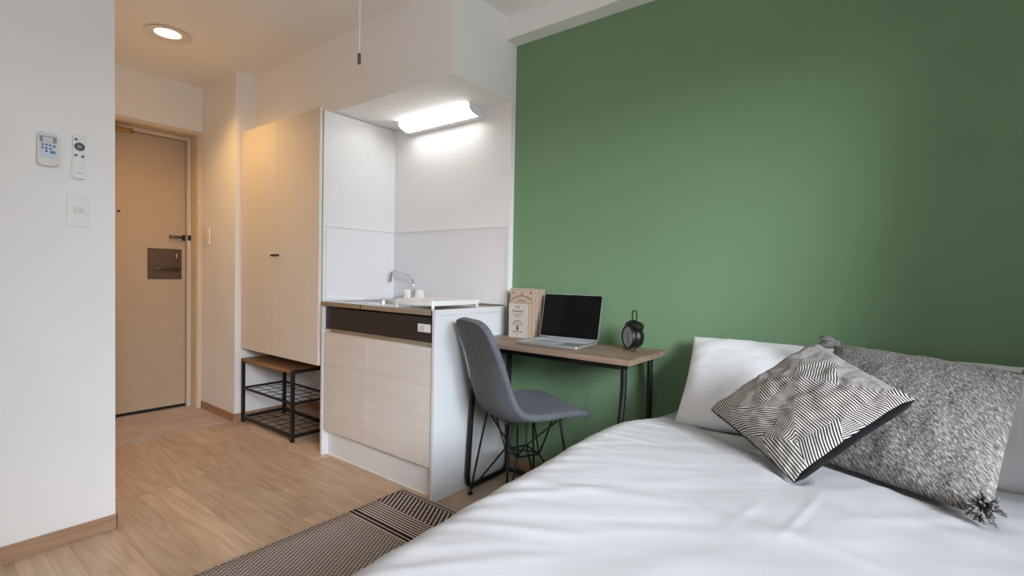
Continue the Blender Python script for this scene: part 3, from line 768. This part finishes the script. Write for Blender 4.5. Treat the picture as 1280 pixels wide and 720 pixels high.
# local: +y = facing direction, +x = sitter's right
def chair_shell():
    prof = [(.240, .434), (.224, .440), (.192, .445), (.138, .444), (.065, .435), (-.01, .425), (-.08, .424), (-.135, .436), (-.175, .472), (-.198, .532), (-.211, .60), (-.223, .67), (-.237, .735), (-.251, .79), (-.262, .830), (-.270, .856)]
    hw = [.226, .226, .227, .229, .232, .234, .232, .228, .222, .213, .206, .202, .200, .198, .197, .196]
    dish = [.0, .002, .007, .016, .028, .037, .046, .056, .060, .056, .046, .034, .021, .010, .004, .0]
    # resample smoothly
    def cr(a, t):
        n = len(a) - 1; x = t * n; i = min(int(x), n - 1); f = x - i
        p0, p1, p2, p3 = a[max(i - 1, 0)], a[i], a[i + 1], a[min(i + 2, n)]
        return .5 * ((2 * p1) + (-p0 + p2) * f + (2 * p0 - 5 * p1 + 4 * p2 - p3) * f * f + (-p0 + 3 * p1 - 3 * p2 + p3) * f ** 3)
    NV, NU = 90, 44
    ys = [p[0] for p in prof]; zs = [p[1] for p in prof]
    P = []; ED = []
    for j in range(NV + 1):
        t = .5 - .5 * math.cos(PI * j / NV); y, z = cr(ys, t), cr(zs, t); e = 1e-3
        t0, t1 = max(0, t - e), min(1, t + e)
        ty, tz = cr(ys, t1) - cr(ys, t0), cr(zs, t1) - cr(zs, t0); l = math.hypot(ty, tz) or 1
        ny_, nz_ = tz / l, -ty / l                      # inward normal (up / forward)
        w, dsh = cr(hw, t), cr(dish, t)
        if t > .80: w *= max(.006, 1 - ((t - .80) / .20) ** 2.9) ** (1 / 2.6)
        elif t < .13: w *= max(.006, 1 - ((.13 - t) / .13) ** 2.8) ** (1 / 2.6)
        row, er = [], []
        for i in range(NU + 1):
            s = math.sin(PI / 2 * (-1 + 2 * i / NU))
            c = dsh * (abs(s) ** 2.4)
            row.append(Vector((w * s * (1 - .03 * abs(s) ** 4), y + ny_ * c, z + nz_ * c)))
            er.append(min((1 - abs(s)) * w * 1.2, min(t, 1 - t) * .98))
        P.append(row); ED.append(er)
    bm = bmesh.new(); A = []; B = []
    for j in range(NV + 1):
        ra, rb = [], []
        for i in range(NU + 1):
            du = P[j][min(i + 1, NU)] - P[j][max(i - 1, 0)]; dv = P[min(j + 1, NV)][i] - P[max(j - 1, 0)][i]
            n = du.cross(dv)
            n = n.normalized() if n.length > 1e-12 else Vector((0, 0, 1))
            edge = i in (0, NU) or j in (0, NV)
            h = 0 if edge else .0150 * math.sqrt(max(0, 1 - (1 - min(1, ED[j][i] / .016)) ** 2))
            a = bm.verts.new(P[j][i] + n * h); ra.append(a)
            rb.append(a if edge else bm.verts.new(P[j][i] - n * h))
        A.append(ra); B.append(rb)
    for j in range(NV):
        for i in range(NU):
            bm.faces.new((A[j][i], A[j][i + 1], A[j + 1][i + 1], A[j + 1][i])); bm.faces.new((B[j][i], B[j + 1][i], B[j + 1][i + 1], B[j][i + 1]))
    return new_obj('seat_shell', bm, 'chair', ch, 3.1)
shell = chair_shell()
# seam down the back and along the seat edge
feet = {(-1, -1): (-.188, -.175), (1, -1): (.188, -.175), (-1, 1): (-.188, .170), (1, 1): (.188, .170)}
mz = .415
for (sx, sy), (fx, fy) in feet.items():
    mount = Vector((sx * .125, sy * .12 + .0, mz)); foot = Vector((fx, fy, .012)); node = Vector((sx * .062, sy * .055, .245))
    bm = bmesh.new()
    tube(bm, [mount, foot], .0052, 10)
    tube(bm, [foot + Vector((0, 0, .006)), node, node + (Vector((-sx * .03, sy * .10, mz)) - node) * .0 + Vector((0, 0, .012))], .0045, 8)
    tube(bm, [node, Vector((sx * .118, sy * .115 - sy * .03, mz - .012))], .0042, 8)
    lg = new_obj('leg', bm, 'black', ch, .9)
    turned('foot_glide', 'rubber', lg, [(0, 0), (.013, 0), (.014, .004), (.010, .009), (.006, .016), (0, .016)], (fx, fy, 0), seg=16)
bm = bmesh.new()
q = [Vector((sx * .062, sy * .055, .245)) for sx, sy in ((-1, -1), (1, -1), (1, 1), (-1, 1))]
for i in range(4): tube(bm, [q[i], q[(i + 1) % 4]], .0045, 8)
tube(bm, [q[0], q[2] + Vector((0, 0, .008))], .004, 8); tube(bm, [q[1], q[3] + Vector((0, 0, .008))], .004, 8)
for i, (sx, sy) in enumerate(((-1, -1), (1, -1), (1, 1), (-1, 1))):
    tube(bm, [q[i], Vector((-sx * .118, sy * .112, mz - .012))], .0038, 8)
new_obj('wire_brace', bm, 'black', ch, .9)
bm = bmesh.new()
for sy in (-1, 1): tube(bm, [(-.135, sy * .12, mz), (.135, sy * .12, mz)], .006, 10)
for sx in (-1, 1):
    for sy in (-1, 1): lathe(bm, [(0, 0), (.015, 0), (.015, .012), (0, .012)], 14, Matrix.Translation((sx * .115, sy * .12, mz - .001)))
new_obj('seat_mount', bm, 'black', ch, .9)

# ------------------------------------------------------------------ rug
RX0, RX1, RY0, RY1 = -1.878, -1.10, -.45, 1.572
rg = bpy.data.objects
bm = bmesh.new(); nxr, nyr = 12, 60; G = []
for j in range(nyr + 1):
    row = []
    for i in range(nxr + 1):
        x = (RX1 - RX0) * i / nxr; y = -(RY1 - RY0) * j / nyr
        wob = .004 * noise.noise(Vector((0.3, y * 7, 5))) if i in (0, nxr) else 0
        row.append(bm.verts.new((x + wob, y, .007 + .0012 * noise.noise(Vector((x * 5, y * 5, 1))))))
    G.append(row)
for j in range(nyr):
    for i in range(nxr): bm.faces.new((G[j][i], G[j][i + 1], G[j + 1][i + 1], G[j + 1][i]))
rug = new_obj('rug', bm, 'rug', None, 3.1)
rug.location = (RX0, RY1, 0)
m = rug.modifiers.new('thick', 'SOLIDIFY'); m.thickness = .0065; m.offset = -1 if False else 0
rug.location.z = -.0018
for v in rug.data.vertices: v.co.z = max(v.co.z, .0058)
tag(rug, 'black and beige woven runner rug on the floor beside the bed', 'rug')

# ------------------------------------------------------------------ bed
BX0, BX1, BY0, BY1 = -.74, .66, .14, 2.10
bed = thing('bed', 'low double bed with white mattress against the green wall', 'bed', (0, 0, 0))
boxes('bed_base', 'bedwood', bed, (BX0 + .02, BX1 - .02, BY0 + .02, BY1, .13, .22), bev=.004)
boxes('mattress', 'matt', bed, (BX0 + .03, BX1 - .03, BY0 + .03, BY1 - .005, .22, .430), bev=.04, seg=4)
for x in (BX0 + .09, BX1 - .09):
    for y in (BY0 + .10, BY1 - .10): turned('leg', 'bedwood', bed, [(0, 0), (.022, 0), (.028, .13), (0, .13)], (x, y, 0), seg=16)

def duvet():
    x0, x1, y0, y1 = -.785, .70, .10, 2.10
    r = .115; drop = .24
    def path(t, length, both):
        """arc-length t along: drop, quarter round, flat, (quarter round, drop) -> (pos, dz)"""
        q = r * PI / 2
        if t < drop: return 0.0, r + (drop - t)
        t -= drop
        if t < q: a = t / r; return r * (1 - math.cos(a)), r * (1 - math.sin(a))
        t -= q
        flat = length - (2 * r if both else r)
        if t < flat or not both: return r + t, 0.0
        t -= flat
        if t < q: a = t / r; return length - r + r * math.sin(a), r * (1 - math.cos(a))
        return length, r + (t - q)
    LX = x1 - x0; LY = y1 - y0; q = r * PI / 2
    TX = 2 * drop + 2 * q + LX - 2 * r; TY = drop + q + LY - r
    NX, NY = 250, 250
    rnd = random.Random(11)
    folds = []
    def add(ax, ay, bx, by, amp, w): folds.append((Vector((ax, ay)), Vector((bx, by)), amp, w))
    # long soft folds running off the left edge, and tucks radiating from the cushions
    for k in range(22):
        yy = .25 + k * .082 + rnd.uniform(-.03, .03); ln = rnd.uniform(.18, .5)
        an = rnd.uniform(.15, .85)
        add(-.80, yy - .10, -.80 + ln * math.cos(an), yy - .10 + ln * math.sin(an), rnd.uniform(.002, .005), rnd.uniform(.009, .022))
    for k in range(16):
        ax, ay = rnd.uniform(-.5, .5), rnd.uniform(.3, 1.4); an = rnd.uniform(-.5, .9); ln = rnd.uniform(.2, .55)
        add(ax, ay, ax + ln * math.cos(an), ay + ln * math.sin(an), rnd.uniform(.0015, .0035), rnd.uniform(.012, .028))
    add(-.62, 1.74, -.24, 1.36, .012, .04); add(-.60, 1.62, -.34, 1.34, .006, .03); add(-.70, 1.85, -.45, 1.62, .007, .03)
    add(-.14, 1.24, .22, 1.02, .004, .03); add(-.13, 1.27, -.17, 1.02, .0035, .007); add(-.22, 1.20, -.26, 1.02, .002, .010)
    add(.20, 1.16, .45, .95, .007, .035); add(-.02, 1.27, .30, 1.20, .004, .025)
    add(-.75, 1.92, -.60, 1.80, .006, .02); add(-.78, 1.82, -.62, 1.76, .005, .02)
    bm = bmesh.new(); G = []
    for j in range(NY + 1):
        py, dy = path(TY * j / NY, LY, False); row = []
        for i in range(NX + 1):
            px, dx = path(TX * i / NX, LX, True)
            x, y = x0 + px, y0 + py
            d = math.hypot(dx, dy) if dx < r and dy < r else max(dx, dy)
            fade = max(0.0, 1 - d / .2)
            z = .548 - min(d, r + drop)
            p3 = Vector((x * 1.9, y * 1.9, 0.7))
            z += (.016 * noise.noise(p3) + .006 * noise.noise(p3 * 2.3) + .0018 * noise.noise(Vector((x * 9 + y * 5, y * 14 - x * 4, 3)))) * (0.35 + .65 * fade)
            # a swell in the middle of the bed, thinning towards the pillows
            z += .030 * math.exp(-((y - 1.28) / .42) ** 2) * fade
            z -= .040 * max(0, min(1, (y - 1.55) / .35)) * fade
            P = Vector((x, y)); h = 0
            for A, B, amp, w in folds:
                ab = B - A; t = max(0, min(1, (P - A).dot(ab) / ab.length_squared)); dd = (P - A - ab * t).length
                if dd < 3 * w:
                    s = math.sin(PI * min(1, max(0.0, t * .92 + .08)))
                    h += amp * (math.exp(-(dd / w) ** 2) - .35 * math.exp(-(dd / (2 * w)) ** 2)) * (.25 + .75 * s)
            ca_, cb_ = x * .79 + y * .61, -x * .61 + y * .79
            h += (.0026 * noise.noise(Vector((ca_ * 3.5, cb_ * 19, 2))) + .0012 * noise.noise(Vector((ca_ * 7, cb_ * 46, 6)))) * (.45 + .55 * max(0, min(1, (-.15 - x) / .5)))
            ox = oy = 0.0
            if d > .04:      # hanging sides: soft vertical folds
                k = min(1, (d - .04) / .2); wv = .012 * noise.noise(Vector((x * 6, y * 6, 9))) * k
                if dx > dy: ox = wv * (-1 if px < LX / 2 else 1)
                else: oy = -wv
            z += h * (.3 + .7 * fade)
            row.append(bm.verts.new((x + ox, y + oy, z)))
        G.append(row)
    # the pillows and cushions sink in: the cloth gives way under them
    from mathutils.bvhtree import BVHTree
    bpy.context.view_layer.update()
    dep = [[0.0] * (NX + 1) for _ in range(NY + 1)]
    for ob in SINK:
        tree = BVHTree.FromPolygons([ob.matrix_world @ v.co for v in ob.data.vertices], [tuple(p.vertices) for p in ob.data.polygons])
        for j in range(NY + 1):
            for i in range(NX + 1):
                c = G[j][i].co
                hit = tree.ray_cast(Vector((c.x, c.y, .1)), Vector((0, 0, 1)))
                if hit[0] is not None: dep[j][i] = max(dep[j][i], c.z - (hit[0].z - .014))
    d0 = [r_[:] for r_ in dep]
    for it in range(8):
        nd = [r_[:] for r_ in dep]
        for j in range(1, NY):
            for i in range(1, NX):
                a = (dep[j - 1][i] + dep[j + 1][i] + dep[j][i - 1] + dep[j][i + 1]) / 4
                nd[j][i] = max(d0[j][i], a * .97)
        dep = nd
    for j in range(NY + 1):
        for i in range(NX + 1):
            if dep[j][i] > 0: G[j][i].co.z = max(G[j][i].co.z - dep[j][i], min(G[j][i].co.z, .446))
    for j in range(NY):
        for i in range(NX): bm.faces.new((G[j][i], G[j][i + 1], G[j + 1][i + 1], G[j + 1][i]))
    o = new_obj('duvet', bm, 'linen', None, 3.1)
    if o.data.polygons[(NY // 2) * NX + NX // 2].normal.z < 0: o.data.flip_normals()
    m = o.modifiers.new('thick', 'SOLIDIFY'); m.thickness = .012; m.offset = -1
    return tag(o, 'crumpled white duvet spread over the bed', 'duvet')

# ------------------------------------------------------------------ pillows and cushions
def pillow(name, corners, H, mats, N=60, pinch=.05, pw=2.2, ex=.55, seed=0, wr=.004, uvfn=None, parent=None, Hb=None, gus=0.0):
    """corners: L(-1,1) T(1,1) R(1,-1) B(-1,-1) of the seam plane; bulges both ways"""
    Lc, Tc, Rc, Bc = [Vector(c) for c in corners]
    n = (Rc - Lc).cross(Tc - Bc).normalized()
    bm = bmesh.new(); uvl = bm.loops.layers.uv.new('UVMap')
    Hb = H if Hb is None else Hb
    def base(u, v): return Lc * (1 - u) * (1 + v) / 4 + Tc * (1 + u) * (1 + v) / 4 + Rc * (1 + u) * (1 - v) / 4 + Bc * (1 - u) * (1 - v) / 4
    def prof(u, v): return max(0.0, (1 - abs(u) ** pw) * (1 - abs(v) ** pw)) ** ex
    def pos(u, v, side):
        cu = 1 - pinch * (1 - v * v) * abs(u) ** 3; cv = 1 - pinch * (1 - u * u) * abs(v) ** 3
        p = base(u * cu, v * cv); h = prof(u, v)
        wv = noise.noise(Vector((u * 3.1 + seed, v * 3.1, side * 3))) * wr * 1.6 + noise.noise(Vector((u * 8 + v * 5 + seed, v * 6 - u * 3, side * 3 + 1))) * wr
        # gathers near the seams
        g = noise.noise(Vector((u * 14 + seed, v * 14, side))) * wr * .8 * (1 - h)
        gg = gus * min(1.0, 6 * (1 - min(abs(u), abs(v)))) * (1 + .35 * noise.noise(Vector((u * 4 + 3, v * 4, 1)))) + .001 * (gus > 0)
        return p + n * side * (gg + (H if side > 0 else Hb) * h + wv * min(1, h * 2) + g * min(1, h * 4))
    ts = [math.sin((-1 + 2 * i / N) * PI / 2 * .96) / math.sin(PI / 2 * .96) for i in range(N + 1)]
    if uvfn: ts = [-1 + 2 * i / N for i in range(N + 1)]
    F = [[None] * (N + 1) for _ in range(N + 1)]; K = [[None] * (N + 1) for _ in range(N + 1)]
    for j in range(N + 1):
        for i in range(N + 1):
            F[j][i] = bm.verts.new(pos(ts[i], ts[j], 1))
            K[j][i] = F[j][i] if (i in (0, N) or j in (0, N)) and not gus else bm.verts.new(pos(ts[i], ts[j], -1))
    for j in range(N):
        for i in range(N):
            f = bm.faces.new((F[j][i], F[j][i + 1], F[j + 1][i + 1], F[j + 1][i])); f.material_index = 0
            b = bm.faces.new((K[j][i], K[j + 1][i], K[j + 1][i + 1], K[j][i + 1])); b.material_index = min(1, len(mats) - 1)
            uc, vc = (ts[i] + ts[i + 1]) / 2, (ts[j] + ts[j + 1]) / 2
            fn = uvfn(uc, vc) if uvfn else (lambda u, v: (u * .5 + .5, v * .5 + .5))
            for lp_, (a, c) in zip(f.loops, ((i, j), (i + 1, j), (i + 1, j + 1), (i, j + 1))): lp_[uvl].uv = fn(ts[a], ts[c])
            for lp_, (a, c) in zip(b.loops, ((i, j), (i, j + 1), (i + 1, j + 1), (i + 1, j))): lp_[uvl].uv = (ts[a] * .5 + .5, ts[c] * .5 + .5)
    if gus:
        rim = [(i, 0) for i in range(N)] + [(N, j) for j in range(N)] + [(i, N) for i in range(N, 0, -1)] + [(0, j) for j in range(N, 0, -1)]
        for a, b in zip(rim, rim[1:] + rim[:1]):
            f = bm.faces.new((F[a[1]][a[0]], K[a[1]][a[0]], K[b[1]][b[0]], F[b[1]][b[0]])); f.material_index = min(1, len(mats) - 1)
    o = new_obj(name, bm, mats, parent, 3.1)
    return o

SINK = []
p1 = pillow('pillow', [(-.668, 2.072, .812), (.060, 2.085, .806), (.030, 1.790, .545), (-.640, 1.785, .520)], .070, ['sheet'], 56, .035, 2.6, .5, 3, .004, Hb=.045)
tag(p1, 'white bed pillow leaning on the green wall at the desk side', 'pillow')
p2 = pillow('pillow', [(.075, 2.085, .804), (.740, 2.075, .806), (.720, 1.765, .520), (.090, 1.770, .520)], .070, ['sheet'], 56, .03, 2.6, .5, 8, .004, Hb=.045)
tag(p2, 'white bed pillow behind the grey knitted cushion', 'pillow')

gc = thing('cushion', 'square grey melange cushion with corner tassels on the bed', 'cushion', (0, 0, 0))
GC = [(-.160, 1.885, .852), (.240, 1.690, .838), (.150, 1.345, .588), (-.250, 1.555, .586)]
gcb = pillow('cushion_body', GC, .062, ['melange'], 56, .03, 2.4, .55, 5, .005, parent=gc)
TAS = []
def tassel(at, along, parent, seed, down=.0):
    rn = random.Random(seed); bm = bmesh.new(); at = Vector(at); al = Vector(along).normalized()
    s1 = al.orthogonal().normalized(); s2 = al.cross(s1)
    for k in range(80):
        a = rn.uniform(0, 2 * PI); sp = rn.uniform(.1, 1) ** .6
        side = (s1 * math.cos(a) + s2 * math.sin(a))
        e = at + al * rn.uniform(.034, .056) + side * .032 * sp + Vector((0, 0, -down * rn.uniform(.3, 1)))
        e.z = max(e.z, at.z - .010); mdp = at + al * .022 + side * .017 * sp; mdp.z = max(mdp.z, at.z - .008)
        tube(bm, [at + side * .004, mdp, e], [.0022, .0026, .0022], 5)
    bmesh.ops.create_icosphere(bm, subdivisions=2, radius=.012, matrix=Matrix.Translation(at + al * .004))
    TAS.append(new_obj('tassel', bm, 'tassel', parent, 3.1)); return TAS[-1]
tassel((-.156, 1.868, .852), (-.75, -.05, .10), gc, 1, .035)
tassel((.140, 1.362, .600), (-.05, -.80, .42), gc, 2, .014)
tassel((.236, 1.690, .838), (.8, -.1, .2), gc, 3, .02)
tassel((-.244, 1.555, .592), (-.6, -.5, .25), gc, 4, .01)

# striped patchwork cushion: every patch is a polygon in the cushion's own plane with its own stripe direction
V = {'a': (-1.06, 1.06), 'b': (-.41, 1.06), 'c': (-.77, .53), 'd': (-1.06, .82), 'e': (-.07, .63), 'e2': (-.05, 1.06), 'f': (-.50, .09), 'g': (.22, .12), 'h': (.55, .55),
     'i': (.80, 1.06), 'j': (-.17, -.33), 'T': (1.06, 1.06), 'k': (.82, .06), 'kk': (1.06, .10), 'l': (.52, -.34), 'm': (.82, -.79), 'n': (.13, -.80), 'o': (.60, -1.06), 'R': (1.06, -1.06),
     'x': (1.06, -.74), 'p': (-1.06, .44), 'q': (-1.06, .11), 'r': (-.84, -.29), 's': (-.56, -.72), 'B': (-1.06, -1.06), 't': (-1.06, -.68), 'y': (-.94, -.08), 'u': (-.74, -1.06),
     'v': (-.15, -1.06), 'w': (.33, -1.06), 'B2': (-.98, -.97)}
PATCH = [('abcd', (1, 1.15), .036, .5), ('dcp', (1, .35), .022, .5), (('b', 'e2', 'e', 'f', 'c'), (1, .85), .021, .55), (('e', 'g', 'f'), (1, 1.0), .036, .5),
         (('e2', 'i', 'h', 'g', 'e'), (1, -.22), .030, .55), (('i', 'T', 'kk', 'k', 'h'), (1, .55), .026, .55), (('h', 'k', 'l', 'g'), (-.12, 1), .034, .52),
         (('k', 'kk', 'x', 'm', 'l'), (1, .30), .019, .5), (('g', 'j', 'f'), (1, -.85), .028, .5), (('g', 'l', 'm', 'n', 's', 'j'), (1, .72), .037, .5),
         (('c', 'f', 'j', 'r', 'y', 'q', 'p'), (1, .03), .034, .55), (('j', 's', 'r'), (1, -.75), .030, .5), (('r', 's', 'u', 'B', 't'), (1, .95), .046, .58),
         (('q', 'y', 'r', 't'), (.5, 1), .028, .45), (('s', 'n', 'v', 'u'), (.06, 1), .037, .5), (('n', 'w', 'v'), (1, -.5), .020, .5),
         (('n', 'm', 'o', 'w'), (1, .26), .033, .5), (('m', 'R', 'o'), (.75, 1), .032, .5), (('m', 'x', 'R'), (.35, 1), .036, .5)]
PP = []
det = 71 * -40 - (-57) * -46
for names, (dx, dy), per, duty in PATCH:
    du, dv = (-40 * dx + 57 * dy) / det, (46 * dx + 71 * dy) / det      # picture slant of the stripes -> slant in the cushion's plane
    l = math.hypot(du, dv); PP.append(([V[k] for k in names], (-dv / l / per, du / l / per), duty))
def inside(p, poly):
    c = False; j = len(poly) - 1
    for i in range(len(poly)):
        (xi, yi), (xj, yj) = poly[i], poly[j]
        if (yi > p[1]) != (yj > p[1]) and p[0] < (xj - xi) * (p[1] - yi) / (yj - yi) + xi: c = not c
        j = i
    return c
def stripes(u, v):
    for poly, (a, b), duty in PP:
        if inside((u, v), poly): break
    else: poly, (a, b), duty = PP[9]
    return lambda q, w: (q * a + w * b + 200.0, 1 - duty)
sc_ = pillow('cushion', [(-.4536, 1.5805, .6489), (-.1977, 1.719, .8638), (.0286, 1.4325, .7883), (-.187, 1.325, .577)], .050, ['stripe', 'blackcloth'], 170, .035, 2.3, .72, 12, .004, uvfn=stripes, Hb=.040, gus=.010)
SINK += [p1, p2, gcb, sc_] + TAS
tag(sc_, 'black and white striped patchwork cushion tilted on one corner', 'cushion')

duvet()
# ------------------------------------------------------------------ camera
yaw, pitch, roll, fpx = -.6629, -.0264, .0197, 626.28
fwd = Vector((math.sin(yaw) * math.cos(pitch), math.cos(yaw) * math.cos(pitch), math.sin(pitch)))
rt = Vector((math.cos(yaw), -math.sin(yaw), 0)); up = rt.cross(fwd)
rt2 = rt * math.cos(roll) + up * math.sin(roll); up2 = up * math.cos(roll) - rt * math.sin(roll)
cam = bpy.data.objects.new('camera', bpy.data.cameras.new('camera')); COL.objects.link(cam)
mw = Matrix((rt2, up2, -fwd)).transposed().to_4x4(); mw.translation = Vector((0, 0, 1.05))
cam.matrix_world = mw
cam.data.sensor_fit = 'HORIZONTAL'; cam.data.sensor_width = 36; cam.data.lens = 36 * fpx / 1280; cam.data.clip_start = .02
SC.camera = cam

# ------------------------------------------------------------------ light
def lamp(name, typ, loc, energy, color, **k):
    d = bpy.data.lights.new(name, typ); d.energy = energy; d.color = color
    rot = k.pop('rot', None)
    for a, v in k.items(): setattr(d, a, v)
    o = bpy.data.objects.new(name, d); COL.objects.link(o); o.location = loc
    if rot: o.rotation_euler = rot
    return o
_p = Vector((4.0, -1.4, 2.7)); _d = (Vector((-1.0, 1.1, .8)) - _p)
lamp('sky_daylight', 'AREA', _p, 630, (.82, .90, 1.0), shape='RECTANGLE', size=2.2, size_y=1.6, rot=_d.to_track_quat('-Z', 'Y').to_euler())
lamp('downlight_beam', 'SPOT', (-3.365, 1.06, CZ - .006), 31, (1.0, .59, .22), spot_size=math.radians(132), spot_blend=.7, shadow_soft_size=.04)

w = bpy.data.worlds.new('sky'); SC.world = w; w.use_nodes = True
nt = w.node_tree; nt.nodes.clear()
o_ = nt.nodes.new('ShaderNodeOutputWorld'); bg = nt.nodes.new('ShaderNodeBackground'); nt.links.new(bg.outputs[0], o_.inputs[0])
bg.inputs[0].default_value = (1.0, .965, 1.0, 1); bg.inputs[1].default_value = 4.95

SC.view_settings.view_transform = 'Standard'; SC.view_settings.look = 'None'; SC.view_settings.gamma = 1.0
SC.view_settings.exposure = 0.0; SC.view_settings.use_curve_mapping = False
SC.cycles.use_denoising = True
SC.cycles.max_bounces = 10; SC.cycles.diffuse_bounces = 6
SC.cycles.sample_clamp_indirect = 8
